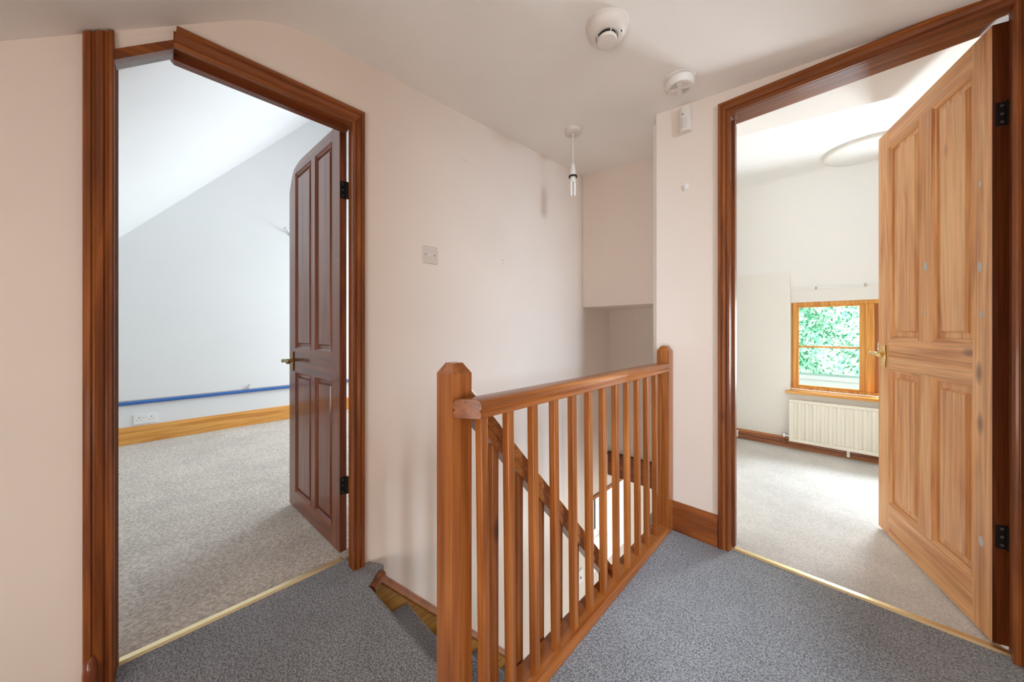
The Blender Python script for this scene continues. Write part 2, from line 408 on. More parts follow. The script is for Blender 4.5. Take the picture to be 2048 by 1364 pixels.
# lower window in the left wall: lintel, lining, frame
w = MB(); w.box(XA-.32, XA-.11, 2.40, 2.54, -1.2, -.2); w.box(XA-.32, XA-.11, 3.10, 3.25, -1.2, -.2)
w.box(XA-.32, XA-.11, 2.54, 3.10, -1.2, -1.05); w.box(XA-.32, XA-.11, 2.54, 3.10, -.38, -.2)
struct(build(w, 'wall_reveal', M_WHITE), 'bright white reveal of the small window low in the stairwell', 'wall')
w = MB(); w.box(XA-.30, XA+.012, 2.50, 3.14, -.42, -.385)
struct(build(w, 'trim_2', M_BAL_Y, bevel=.004), 'rough timber lintel over the small window low in the stairwell', 'trim')
wn = empty('window_2', (XA-.27, 2.82, -1.05), label='small white window low in the stairwell under the timber lintel', cat='window', kind='structure')
w = MB(); x0, x1 = XA-.29, XA-.25
w.box(x0, x1, 2.54, 2.58, -1.05, -.42); w.box(x0, x1, 3.06, 3.10, -1.05, -.42); w.box(x0, x1, 2.58, 3.06, -1.05, -1.01); w.box(x0, x1, 2.58, 3.06, -.46, -.42); w.box(x0, x1, 2.805, 2.835, -1.01, -.46)
build(w, 'window_frame', M_WHITE, wn, bevel=.003)
w = MB(); w.box(XA-.272, XA-.268, 2.58, 3.06, -1.01, -.46); build(w, 'pane', M_GLASS, wn)

# ------------------------------------------------------------------ door architraves, linings
PROF = [(0, 0), (0, .012), (.003, .0155), (.009, .016), (.012, .0105), (.015, .0105), (.019, .016), (.030, .0195), (.0325, .015), (.0355, .015), (.039, .021), (.047, .0215), (.051, .018), (.052, .006), (.052, 0)]
def prof(scale_w): 
    k = scale_w/.052
    return [(a*k, b) for a, b in PROF]
# --- door A trim (dark stain): frame is one thing: lining + architraves
fa = empty('trim_3', (XA, .23, 0), label='dark stained door frame with a clipped left corner around the dark door', cat='door frame', kind='structure')
w = MB()
pr = prof(.056)
w.mould((XA, -.100, 0), (XA, -.100, 1.868), (0, -1, 0), (1, 0, 0), pr, 0, -.78)
build(w, 'architrave', M_ARC_Z, fa, smooth=28)
w = MB(); pr = prof(.050); pr2 = prof(.066)
w.mould((XA, .551, 0), (XA, .551, 1.895), (0, 1, 0), (1, 0, 0), pr, 0, 1.32)
build(w, 'architrave', M_ARC_Z, fa, smooth=28)
w = MB()
w.mould((XA, .551, 1.895), (XA, .018, 1.895), (0, 0, 1), (1, 0, 0), pr2, -.757, -.12)
build(w, 'architrave', M_ARC_Y, fa, smooth=28)
# linings
w = MB(); w.box(XA-.115, XA+.004, -.125, -.100, 0, 1.83)
build(w, 'jamb_lining', M_ARC_MATTE, fa, bevel=.002)
w = MB(); w.box(XA-.036, XA+.002, .551, .59, 0, 1.90); w.box(XA-.12, XA-.036, .592, .60, 0, 1.99)
build(w, 'jamb_lining', M_ARC_MATTE, fa, bevel=.002)
w = MB(); w.box(XA-.085, XA+.002, .018, .59, 1.912, 1.95); w.box(XA-.12, XA-.085, .018, .60, 1.975, 1.99)
build(w, 'head_lining', M_ARC_Y, fa, bevel=.002)
w = MB(); w.prism([(.012, 1.898), (.020, 1.889), (.555, 1.889), (.555, 1.914), (.012, 1.914)], 'x', XA-.082, XA-.052)
build(w, 'door_stop', M_LD_Y, fa, bevel=.001)
w = MB(); w.tube([(XA+.022, -.142, 0), (XA+.022, -.142, .09), (XA+.016, -.142, .115), (XA+.008, -.142, .13)], [.014, .014, .012, .006], 12)
build(w, 'plinth_bead', M_LD_Z, fa, smooth=60)
# sloped head: dark face board with a raw plaster underside
w = MB(); w.prism([(-.125, 1.765), (-.097, 1.789), (.018, 1.889), (.018, 1.917), (-.097, 1.820), (-.125, 1.796)], 'x', XA-.016, XA+.010)
build(w, 'sloped_head_board', M_ARC_Y, fa, bevel=.001)
w = MB(); w.prism([(-.125, 1.767), (.018, 1.890), (.018, 1.911), (-.125, 1.788)], 'x', XA-.050, XA-.0165)
build(w, 'sloped_soffit', M_RAWPLASTER, fa)['label'] = 'scuffed grey plaster underside of the sloped head'
w = MB(); w.box(XA-.20, XA-.122, .42, .60, 1.962, 2.03)
build(w, 'room_side_head_trim', M_WHITE, fa, bevel=.002)['label'] = 'white painted head trim on the room side'

# --- door B trim
fb = empty('trim_4', (0, YB, 0), label='stained moulded door frame around the stripped pine door', cat='door frame', kind='structure')
pr = prof(.046)
w = MB(); w.mould((-.351, YB, 0), (-.351, YB, 2.019), (-1, 0, 0), (0, -1, 0), pr, 0, 1.26); build(w, 'architrave', M_ARC_Z, fb, smooth=28)
w = MB(); w.mould((.392, YB, 0), (.392, YB, 2.019), (1, 0, 0), (0, -1, 0), pr, 0, 1.26); build(w, 'architrave', M_ARC_Z, fb, smooth=28)
pr2 = prof(.058)
w = MB(); w.mould((-.351, YB, 2.019), (.392, YB, 2.019), (0, 0, 1), (0, -1, 0), pr2, -.793, .793); build(w, 'architrave', M_ARC_X, fb, smooth=28)
w = MB(); w.box(-.375, -.349, YB-.002, YB+.135, 0, 2.02); w.box(-.352, -.338, YB+.035, YB+.065, 0, 2.005); build(w, 'jamb_lining', M_ARC_Z, fb, bevel=.002)
w = MB(); w.box(.394, .430, YB-.002, YB+.040, 0, 2.02); w.box(.424, .432, YB+.04, YB+.135, 0, 2.04); build(w, 'jamb_lining', M_ARC_Z, fb, bevel=.002)
w = MB(); w.box(-.375, .430, YB-.002, YB+.040, 2.018, 2.045); w.box(-.375, .43, YB+.04, YB+.135, 2.03, 2.045); build(w, 'head_lining', M_ARC_X, fb, bevel=.002)

# ------------------------------------------------------------------ door leaves
def frame_pieces(W, T, top_fn, stL, stR, mun, botz, lock0, lock1, topz, z0):
    """local: s along x (0 = hinge), thickness 0..T along +y, visible face y=0"""
    pcs = []
    return pcs
def panel(parent, mat, s0, s1, z0, z1, T, inset=.04, rec=.013):
    w = MB()
    def face(y, yf, sgn):
        # recessed ground then bevelled raised field
        a = [(s0, y, z0), (s1, y, z0), (s1, y, z1), (s0, y, z1)]
        i1 = inset*.80; i2 = inset
        b = [(s0+i1, y, z0+i1), (s1-i1, y, z0+i1), (s1-i1, y, z1-i1), (s0+i1, y, z1-i1)]
        c = [(s0+i2, yf, z0+i2), (s1-i2, yf, z0+i2), (s1-i2, yf, z1-i2), (s0+i2, yf, z1-i2)]
        fs = []
        for o in (0, 4):
            for k in range(4): fs.append((o+k, o+(k+1) % 4, o+4+(k+1) % 4, o+4+k))
        fs.append((8, 9, 10, 11))
        w.add(a+b+c, fs)
    face(rec, rec-.009, 1); face(T-rec, T-rec+.009, -1)
    w.add([(s0, rec, z0), (s1, rec, z0), (s1, rec, z1), (s0, rec, z1), (s0, T-rec, z0), (s1, T-rec, z0), (s1, T-rec, z1), (s0, T-rec, z1)],
          [(0, 1, 5, 4), (1, 2, 6, 5), (2, 3, 7, 6), (3, 0, 4, 7)])
    return build(w, 'panel', mat, parent, local=True)
def bead(parent, mat, math_, s0, s1, z0, z1, T, rec=.013, wdt=.016):
    """mitred moulding round a panel opening, both faces"""
    w = MB(); wh = MB(); p = [(0, 0), (0, rec), (wdt, rec), (wdt*.9, rec*.55), (wdt*.55, rec*.4), (wdt*.3, rec*.02), (.002, -.002)]
    for side in (0, 1):
        def Y(t): return t if side == 0 else T-t
        for (a, b, wd) in (((s0, z0), (s1, z0), (0, 1)), ((s1, z0), (s1, z1), (-1, 0)), ((s1, z1), (s0, z1), (0, -1)), ((s0, z1), (s0, z0), (1, 0))):
            q = [(u, t) for u, t in p]
            d = Vector((b[0]-a[0], 0, b[1]-a[1])).normalized()
            vs = []
            for (e, m) in ((a, 1), (b, -1)):
                for u, t in q:
                    pt = Vector((e[0]+wd[0]*u, Y(t), e[1]+wd[1]*u)) + d*(m*u); vs.append(pt)
            n = len(q)
            fs = [tuple(range(n)), tuple(range(n, 2*n))[::-1]] + [(i, n+i, n+(i+1) % n, (i+1) % n) for i in range(n)]
            (w if wd[1] == 0 else wh).add(vs, fs)
    build(wh, 'panel_moulding', math_, parent, local=True, smooth=40)
    return build(w, 'panel_moulding', mat, parent, local=True, smooth=40)
def lever_handle(parent, s, z0, z1, zl, T, mat):
    h = MB()
    h.box(s-.019, s+.019, -.006, 0, z0, z1); 
    o = build(h, 'handle_plate', mat, parent, local=True, bevel=.003)
    def lev(y0, sg, nm):
        q = MB()
        q.lathe([(.0, 0), (.013, 0), (.013, .006), (.009, .012), (.0085, .04), (.011, .046), (.0, .050)], (s, y0, zl), 16, Matrix.Rotation(sg*PI/2, 3, 'X'))
        y = y0 - sg*.042
        q.tube([(s+.012, y, zl), (s, y, zl), (s-.02, y, zl+.004), (s-.05, y, zl+.001), (s-.08, y, zl-.006), (s-.098, y, zl-.003), (s-.108, y, zl+.003)], [.006, .0095, .008, .0075, .0085, .010, .006], 12)
        lo = build(q, 'lever', mat, parent, local=True, smooth=50)
        return lo
    a = lev(-.006, 1, 'lever')
    a.parent = o
    h = MB(); h.box(s-.019, s+.019, T, T+.006, z0, z1)
    o2 = build(h, 'handle_plate', mat, parent, local=True, bevel=.003)
    b = lev(T+.006, -1, 'lever'); b.parent = o2
def hinge(parent, z, T, mat, left=True):
    w = MB(); hh = .038
    w.box(-.0025, 0.0005, T-.030, T+.002, z-hh, z+hh)
    for k in range(5):
        zz = z-hh+2*hh*k/5
        w.tube([(-.006, T+.006, zz+.0008), (-.006, T+.006, zz+2*hh/5-.0008)], .0055, 12)
    w.box(-.014, -.011, T-.012, T+.006, z-hh, z+hh)
    w.box(-.012, -.0055, T+.003, T+.008, z-hh, z+hh)
    o = build(w, 'hinge', mat, parent, local=True)
    s = MB()
    for k, dz in enumerate((-.026, 0, .026)):
        s.lathe([(.0, 0), (.0045, 0), (.004, .0012), (.0, .0014)], (-.0025, T-.016, z+dz), 12, Matrix.Rotation(-PI/2, 3, 'Y'))
    so = build(s, 'hinge_screws', M_SCREW, parent, local=True); so.parent = o
    return o

# --- dark door, clipped corner (local x = away from hinge)
TA = .030
hx, hy = -1.612, .548
dl = Vector((-.998, -.062, 0)).normalized()
da = empty('door_1', (hx, hy, .012), math.atan2(dl.y, dl.x), label='dark glossy four panel door with a clipped top corner, open into the pale room', cat='door', kind='structure')
# local y: rotating x->(-1,-.06) makes local +y point to world -y, so visible face is at +y side; mirror thickness
def topA(s):
    if s < .47: return 1.945
    if s < .60: 
        t = (s-.47)/.13; return 1.945 - .020*t*t
    t = (s-.60)/.085; return 1.925 - .115*t**1.6
WA = .685
def flip(mbx, T):  # local thickness axis: visible face (y=0) must face world -Y = local +y
    mbx.v = [(p[0], -p[1], p[2]) for p in mbx.v]; mbx.f = [f[::-1] for f in mbx.f]; return mbx
_build = build
def buildF(mb, name, mat, parent=None, **kw): return _build(flip(mb, 0), name, mat, parent, **kw)
def make_leaf(root, T, W, mz, mx, stile_h, stile_f, mun0, mun1, zb, zl0, zl1, zt, top, handle, hz, metal, hmat, edge=None, inset=.04, z0=0.0, low_stile=None, field=None):
    global build
    keep = build
    if root is da: build = buildF
    field = field or mz
    w = MB(); w.box(0, stile_h, 0, T, 0, top(0)); build(w, 'stile', mz, root, local=True)
    w = MB()
    ss = [W-stile_f + stile_f*i/8 for i in range(9)]
    w.prism([(W-stile_f, 0), (W, 0)] + [(s, top(s)) for s in ss[::-1]], 'y', 0, T); build(w, 'stile', mz, root, local=True)
    if edge:
        w = MB(); w.box(-.0012, 0, 0, T, 0, top(0)); o = build(w, 'hinge_edge', edge, root, local=True); o['label'] = 'dark varnished hinge edge'
    w = MB(); w.box(stile_h, W-stile_f, 0, T, 0, zb); build(w, 'bottom_rail', mx, root, local=True)
    w = MB(); w.box(stile_h, W-stile_f, 0, T, zl0, zl1); build(w, 'lock_rail', mx, root, local=True)
    w = MB(); n = 14; xs = [stile_h + (W-stile_f-stile_h)*i/n for i in range(n+1)]
    w.prism([(stile_h, zt), (W-stile_f, zt)] + [(x, top(x)) for x in xs[::-1]], 'y', 0, T); build(w, 'top_rail', mx, root, local=True)
    w = MB(); w.box(mun0, mun1, 0, T, zb, zl0); build(w, 'muntin', mz, root, local=True)
    w = MB(); w.box(mun0, mun1, 0, T, zl1, zt); build(w, 'muntin', mz, root, local=True)
    for s0, s1 in ((stile_h, mun0), (mun1, W-stile_f)):
        for a, b in ((zb, zl0), (zl1, zt)):
            panel(root, field, s0, s1, a, b, T, inset); bead(root, mz, mx, s0, s1, a, b, T)
    if root is da:
        # lever's matrices assume y=0 face looks to -y; flipping the mesh keeps that
        pass
    lever_handle(root, W-.055, handle[0], handle[1], handle[2], T, metal)
    for z in hz: hinge(root, z, T, hmat)
    build = keep
make_leaf(da, TA, WA, M_LD_Z, M_LD_X, .086, .100, .292, .350, .092, .773, .903, 1.892, topA, (.775, .885, .835), (.30, 1.645), M_DKBRASS, M_IRON, inset=.034)
# --- stripped pine door
TB = .036
dr = Vector((-.277, .961, 0)).normalized()
db = empty('door_2', (.364, 1.857, .012), math.atan2(dr.y, dr.x), label='stripped pine four panel door with brass lever, open into the window room', cat='door', kind='structure')
# local +x = away from hinge; local +y = left of it (world -x side); visible face looks to world -x: local +y
da_keep = da; da = db
make_leaf(db, TB, .735, M_RD_Z, M_RD_X, .084, .100, .306, .389, .155, .820, .960, 1.905, lambda s: 1.992, (.822, .933, .890), (.345, 1.70), M_BRASS, M_IRON, edge=M_RD_EDGE, inset=.045)
da = da_keep
# grey filler plugs on the pine door's hinge stile and muntin
w = MB()
M90 = Matrix.Rotation(-PI/2, 3, 'X')
for s, z, r in ((.045, .30, .011), (.05, 1.22, .011), (.045, 1.06, .008), (.345, 1.27, .012), (.345, 1.08, .006), (.05, 1.50, .007)):
    n = 14; base = len(w.v)
    ring = [(s + r*math.cos(2*PI*k/n), .0006, z + 1.6*r*math.sin(2*PI*k/n)) for k in range(n)]
    back = [(p[0], -.001, p[2]) for p in ring]
    w.add(ring+back, [tuple(range(n)), tuple(range(n, 2*n))[::-1]] + [(i, n+i, n+(i+1) % n, (i+1) % n) for i in range(n)])
o = _build(w, 'filler_plugs', M_PALEGREY, db, local=True); o['label'] = 'grey filled knot holes'

# ------------------------------------------------------------------ skirting boards
SK = [(0, 0), (0, .018), (.085, .018), (.092, .016), (.100, .018), (.110, .017), (.120, .011), (.128, .008), (.132, .004), (.132, 0)]
def skirt(name, p0, p1, nd, mat, label, h=.132, th=1.0):
    w = MB(); k = h/.132
    w.mould(p0, p1, (0, 0, 1), nd, [(a*k, b*th) for a, b in SK])
    return struct(build(w, name, mat, smooth=40), label, 'skirting board')
skirt('baseboard_front', (-.69, YB, 0), (-.398, YB, 0), (0, -1, 0), M_ARC_X, 'short dark stained skirting between the banister and the pine door frame', .145)
skirt('baseboard_far_left', (XL, -1.35, 0), (XL, 2.6, 0), (1, 0, 0), M_HONEY_Y, 'honey pine skirting along the white gable wall under the blue rail', .155)
skirt('baseboard_window', (-.74, YR, 0), (2.0, YR, 0), (0, -1, 0), M_RSKIRT, 'terracotta brown skirting behind the radiator pipes', .088)

# ------------------------------------------------------------------ threshold strips
w = MB(); w.prism([(-.018, 0), (.018, 0), (.010, .006), (-.010, .006)], 'y', -.098, .548)
for i in range(len(w.v)): w.v[i] = (w.v[i][0]+XA-.103, w.v[i][1], w.v[i][2])
tag(build(w, 'threshold_strip', M_STRIP), 'gold threshold strip on the floor in the dark doorway', 'threshold strip')
w = MB(); w.prism([(-.018, 0), (.018, 0), (.010, .006), (-.010, .006)], 'x', -.349, .398)
for i in range(len(w.v)): w.v[i] = (w.v[i][0], w.v[i][1]+YB+.033, w.v[i][2])
tag(build(w, 'threshold_strip', M_STRIP), 'gold threshold strip on the floor in the pine doorway', 'threshold strip')

# ------------------------------------------------------------------ landing banister
def newel(mb, x0, x1, y0, y1, z0, z1):
    c = .020; h = .026; d = .016
    mb.box(x0, x1, y0, y1, z0, z1-h)
    a = [(x0, y0), (x1, y0), (x1, y1), (x0, y1)]
    b = [(x0+d, y0+d), (x1-d, y0+d), (x1-d, y1-d), (x0+d, y1-d)]
    mb.add([(*p, z1-h) for p in a] + [(*p, z1) for p in b], [(0, 1, 5, 4), (1, 2, 6, 5), (2, 3, 7, 6), (3, 0, 4, 7), (4, 5, 6, 7)])
bn = empty('banister', (-.645, 1.15, 0), label='orange pine banister with eleven square spindles along the landing edge', cat='banister')
w = MB(); newel(w, -.726, -.660, .478, .537, 0, .938); build(w, 'newel_post', M_BAL_Z, bn)
w = MB(); newel(w, -.655, -.597, 1.742, 1.800, 0, .940); build(w, 'newel_post', M_BAL_Z, bn)
# handrail profile (x, z) with moulded sides
HR = [(-.027, 0), (.027, 0), (.030, .003), (.030, .014), (.0265, .017), (.0265, .019), (.031, .023), (.031, .034), (.027, .041), (.015, .045), (-.015, .045), (-.027, .041), (-.031, .034), (-.031, .023), (-.0265, .019), (-.0265, .017), (-.030, .014), (-.030, .003)]
w = MB(); w.mould((-.626, .497, .811), (-.626, 1.745, .811), (1, 0, 0), (0, 0, 1), HR, .6, 0); build(w, 'handrail', M_BAL_Y, bn, smooth=28)
w = MB(); w.mould((-.626, .4955, .811), (-.626, .4972, .811), (1, 0, 0), (0, 0, 1), HR, .6, .6); build(w, 'rail_end', M_ARC_X, bn)['label'] = 'dark stained end of the handrail'
w = MB(); w.prism([(-.672, 0), (-.598, 0), (-.596, .022), (-.602, .034), (-.672, .034)], 'y', .538, 1.80); build(w, 'base_rail', M_BAL_Y, bn, bevel=.002)
proto = None
for k in range(12):
    y = .544 + .1*k if k else .551
    if proto is None:
        w = MB(); w.box(-.0115, .0115, -.0115, .0115, 0, .782)
        me_o = build(w, 'spindle', M_BAL_Z, bn, local=True, bevel=.0025); proto = me_o; o = me_o
    else:
        o = proto.copy(); COL.objects.link(o); o.parent = bn
    o.location = Vector((-.626, y, .030)) - bn.location
    if k == 0: o.rotation_euler = (math.radians(0.8), 0, 0)

# ------------------------------------------------------------------ stairs
GO, RI = .218, .250
st = empty('staircase', (-1.08, .6, GROUND), label='steep carpeted flight of stairs descending beside the left wall', cat='stairs')
w = MB()
SX0, SX1 = XA+.045, -.715
for k in range(1, 10):
    y = .565 + GO*k; z = -RI*k
    w.box(SX0, SX1, .565+GO*(k-1)-.02, y-.014, z-RI, z)
    w.tube([(SX0, y-.012, z-.018), (SX1, y-.012, z-.018)], .018, 12)
build(w, 'steps', M_CARPET, st, smooth=40)
# wall string with moulded top
w = MB()
def zs1(y): return -.105 - 1.125*(y-.67)
ye = 2.70
w.prism([(.635, zs1(.635)), (ye, zs1(ye)), (ye, zs1(ye)-.55), (.56, zs1(.56)-.55), (.56, -.285), (.635, -.285)], 'x', XA+.002, XA+.045)
build(w, 'string_board', M_OCHRE, st)
w = MB()
d = Vector((0, 1, -1.125)).normalized(); up = Vector((0, 1.125, 1)).normalized()
w.mould((XA+.002, .645, zs1(.645)), (XA+.002, ye, zs1(ye)), up, (1, 0, 0), [(0, 0), (0, .050), (.006, .054), (.012, .050), (.016, .030), (.022, .024), (.026, .010), (.026, 0)])
build(w, 'string_moulding', M_BAL_Y, st, smooth=40)
w = MB()
def zs2(y): return -.10 - 1.125*(y-.58)
w.prism([(.575, zs2(.575)), (ye, zs2(ye)), (ye, zs2(ye)-.34), (.575, zs2(.575)-.34)], 'x', -.714, -.676)
build(w, 'string_board', M_BAL_Y, st, bevel=.002)
# wooden nosing end beside the frayed carpet tab
w = MB(); w.tube([(-1.335, .572, -.022), (-1.365, .603, -.022), (-1.395, .645, -.024)], [.019, .020, .018], 14)
build(w, 'nosing', M_ARC_X, st, smooth=50)['label'] = 'dark wooden nosing end beside the frayed carpet'

# sloping stair banister
sb = empty('stair_banister', (-.716, .95, -.5), label='sloping pine handrail with spindles going down behind the landing banister', cat='banister')
def zt(y): return .741 - 1.11*(y-.665)
SBX = -.690
w = MB(); dd = Vector((0, 1, -1.11)).normalized(); uu = Vector((0, 1.11, 1)).normalized()
hr = [(a*.85, b*1.2) for a, b in HR]
p0 = Vector((SBX, .540, zt(.540))) - uu*.054; p1 = Vector((SBX, 1.345, zt(1.345))) - uu*.054
w.mould(p0, p1, (1, 0, 0), uu, hr); build(w, 'handrail', M_BAL_Y, sb, smooth=28)
w = MB(); newel(w, -.720, -.660, 1.345, 1.405, -1.35, -.005); build(w, 'newel_post', M_BAL_Z, sb)
for k in range(7):
    y = .638 + .102*k
    w = MB()
    w.prism([(y-.0115, zs2(y-.0115)), (y+.0115, zs2(y+.0115)), (y+.0115, zt(y+.0115)-.076), (y-.0115, zt(y-.0115)-.076)], 'x', SBX-.0115, SBX+.0115)
    build(w, 'spindle', M_BAL_Z, sb, bevel=.002)

# ------------------------------------------------------------------ ceiling fittings
cx, cy = -.593, 1.107; cz = zflat(cx, cy)
def down(prof): return [(r, -z) for r, z in prof]
sd = empty('smoke_detector', (cx, cy, cz), label='round white smoke detector with a dark slot, nearest on the ceiling', cat='smoke detector')
w = MB(); w.lathe(down([(0, -.006), (.074, -.006), (.075, .007), (.072, .010)]), (cx, cy, cz), 48); build(w, 'base_plate', M_PLASTIC2, sd, smooth=40)
w = MB(); w.lathe(down([(.0, .009), (.072, .009), (.073, .016), (.068, .030), (.056, .042), (.045, .046), (.039, .046), (.036, .043), (.0, .043)]), (cx, cy, cz), 48); build(w, 'housing', M_PLASTIC2, sd, smooth=40)
w = MB(); w.lathe(down([(.0, .042), (.033, .042), (.033, .054), (.0, .054)]), (cx, cy, cz), 40); build(w, 'dark_slot', M_BLACK, sd, smooth=40)
w = MB(); w.lathe(down([(.0, .052), (.034, .052), (.035, .056), (.032, .062), (.0, .063)]), (cx, cy, cz), 40)
for k in range(4):
    a = PI/4 + k*PI/2 + .1; ca, sa = math.cos(a), math.sin(a)
    w.tube([(cx+.036*ca, cy+.036*sa, cz-.042), (cx+.034*ca, cy+.034*sa, cz-.055)], .0022, 8)
build(w, 'cap', M_PLASTIC2, sd, smooth=40)
w = MB(); w.lathe(down([(0, .040), (.0028, .040), (.0028, .047), (0, .047)]), (cx+.05, cy+.012, cz+.001), 10); build(w, 'indicator', M_BLACK, sd)

cx, cy = -.498, 1.586; cz = zflat(cx, cy)
sd = empty('smoke_detector', (cx, cy, cz), label='round white smoke alarm with an X shaped grille above the wall sensor', cat='smoke detector')
w = MB(); w.lathe(down([(0, -.006), (.064, -.006), (.065, .007), (.061, .010), (0, .010)]), (cx, cy, cz), 48); build(w, 'base_plate', M_PLASTIC, sd, smooth=40)
w = MB(); w.lathe(down([(0, .009), (.050, .009), (.050, .014), (.0, .014)]), (cx, cy, cz), 40); build(w, 'dark_gap', M_HOLE, sd, smooth=40)
w = MB(); w.lathe(down([(0, .0135), (.059, .0135), (.060, .018), (.058, .036), (.051, .043), (.0, .044)]), (cx, cy, cz), 48); build(w, 'housing', M_PLASTIC, sd, smooth=40)
for k in range(4):
    a0 = k*PI/2+.25+.3; n = 8; r0, r1 = .010, .043
    pts = [(cx+r1*math.cos(a0+1.05*i/n), cy+r1*math.sin(a0+1.05*i/n)) for i in range(n+1)]
    am = a0+.525; pts = [(cx+r0*math.cos(am), cy+r0*math.sin(am))] + pts
    w = MB(); w.prism(pts, 'z', cz-.0446, cz-.0434)
    build(w, 'grille', M_PLASTIC2 if k % 2 else M_PALEGREY, sd)
w = MB(); w.lathe(down([(0, .042), (.0035, .042), (.003, .0455), (0, .046)]), (cx-.045, cy-.015, cz), 12); build(w, 'test_light', simple('green_lamp_plastic', (.35, .42, .12), .4), sd)

# PIR sensor on wall B
pr_ = empty('motion_sensor', (-.538, YB, 2.0), label='white motion sensor box on the wall beside the pine door frame', cat='motion sensor')
w = MB(); n = 10
poly = [(-.567, YB), (-.567, YB-.018)] + [(-.538 - .029*math.cos(PI*i/n), YB-.018-.022*math.sin(PI*i/n)) for i in range(1, n)] + [(-.509, YB-.018), (-.509, YB)]
w.prism(poly, 'z', 2.004, 2.125); build(w, 'housing', M_PLASTIC, pr_, bevel=.002, smooth=30)
w = MB(); poly = [(-.538 - .022*math.cos(PI*i/n), YB-.020-.0225*math.sin(PI*i/n)) for i in range(0, n+1)]
w.prism(poly, 'z', 2.018, 2.066); build(w, 'lens', simple('milky_lens', (.66, .63, .58), .3), pr_, smooth=30)
w = MB(); w.lathe([(0, 0), (.003, 0), (.003, .002), (0, .002)], (-.543, YB-.0395, 2.085), 10, Matrix.Rotation(PI/2, 3, 'X')); build(w, 'indicator', M_HOLE, pr_)

# pendant
cx, cy = -1.112, 1.668; cz = zflat(cx, cy)
pl = empty('pendant_light', (cx, cy, cz), label='bare pendant bulb on a white cord hanging over the stairwell', cat='ceiling light')
w = MB(); w.lathe(down([(0, -.005), (.048, -.005), (.049, .012), (.047, .024), (.038, .028), (.008, .029), (.006, .036), (0, .036)]), (cx, cy, cz), 36); build(w, 'ceiling_rose', M_PLASTIC2, pl, smooth=40)
w = MB(); w.tube([(cx, cy, cz-.03), (cx+.001, cy, 2.08), (cx, cy, 1.99)], .0028, 8); build(w, 'cord', M_PLASTIC, pl, smooth=60)
w = MB(); w.lathe([(0, 2.0), (.006, 1.998), (.012, 1.988), (.013, 1.970), (.0165, 1.966), (.018, 1.945), (.020, 1.925), (.0, 1.925)], (cx, cy, 0), 24); ho = build(w, 'lamp_holder', M_PLASTIC, pl, smooth=40)
w = MB(); w.lathe([(0, 1.927), (.025, 1.927), (.026, 1.924), (.025, 1.918), (0, 1.918)], (cx, cy, 0), 24); build(w, 'shade_ring', M_BLACK, pl, smooth=40)
w = MB(); w.lathe([(0, 1.919), (.016, 1.919), (.018, 1.895), (.017, 1.886), (0, 1.885)], (cx, cy, 0), 24)
build(w, 'lamp_base', M_PLASTIC, pl, smooth=40)
w = MB()
for dx, dy in ((-.0085, -.006), (.0085, .006)):
    px, py = cx+dx, cy+dy; pts = []
    ex, ey = -.006, .0075
    pts = [(px-ex, py-ey, 1.886), (px-ex, py-ey, 1.820)] + [(px-ex*math.cos(PI*i/6), py-ey*math.cos(PI*i/6), 1.820-.010*math.sin(PI*i/6)) for i in range(1, 6)] + [(px+ex, py+ey, 1.820), (px+ex, py+ey, 1.886)]
    w.tube(pts, .0055, 10)
build(w, 'glass_tubes', M_GLASSTUBE, pl, smooth=60)

# ------------------------------------------------------------------ wall fittings
sw = empty('light_switch', (XA, .929, 1.355), label='square white light switch on the wall right of the dark door', cat='light switch')
w = MB(); w.box(XA-.002, XA+.009, .886, .972, 1.356, 1.442); build(w, 'plate', M_PLASTIC2, sw, bevel=.003)
w = MB(); w.prism([(XA+.008, 1.388), (XA+.014, 1.388), (XA+.0105, 1.411), (XA+.008, 1.411)], 'y', .9225, .9355); build(w, 'rocker', M_PLASTIC, sw, bevel=.001)
for y in (.903, .955):
    w = MB(); w.lathe([(0, 0), (.0032, 0), (.003, .0012), (0, .0012)], (XA+.0088, y, 1.399), 12, Matrix.Rotation(PI/2, 3, 'Y')); build(w, 'screw', M_HOLE, sw)

so = empty('wall_socket', (XL, -.125, .165), label='white double wall socket just above the pine skirting', cat='wall socket')
w = MB(); w.box(XL-.002, XL+.010, -.198, -.052, .168, .254); build(w, 'plate', M_WHITE, so, bevel=.003)
for yc in (-.163, -.087):
    w = MB(); w.box(XL+.0095, XL+.0106, yc-.003, yc+.003, .224, .232); w.box(XL+.0095, XL+.0106, yc-.014, yc-.008, .203, .207); w.box(XL+.0095, XL+.0106, yc+.008, yc+.014, .203, .207)
    build(w, 'pin_slots', M_HOLE, so)
for yc in (-.136, -.114):
    w = MB(); w.box(XL+.009, XL+.013, yc-.006, yc+.006, .218, .238); build(w, 'rocker', M_WHITE, so, bevel=.001)

br = empty('wall_rail', (XL, .6, .355), label='blue rail running along the white gable wall above the skirting', cat='rail')
w = MB(); w.prism([(XL, .352), (XL+.018, .352), (XL+.028, .358), (XL+.031, .368), (XL+.028, .379), (XL+.018, .384), (XL, .384)], 'y', -1.3, 2.55); build(w, 'rail', M_BLUE, br, smooth=60)
w = MB(); w.box(XL, XL+.016, -1.3, 2.55, .384, .392); build(w, 'backing_strip', M_PALEGREY, br)
w = MB(); w.box(XL, XL+.02, .60, .625, .388, .405); w.tube([(XL+.012, .612, .40), (XL+.02, .618, .425), (XL+.012, .63, .437)], .006, 8); build(w, 'clip', M_PALEGREY, br, bevel=.001)

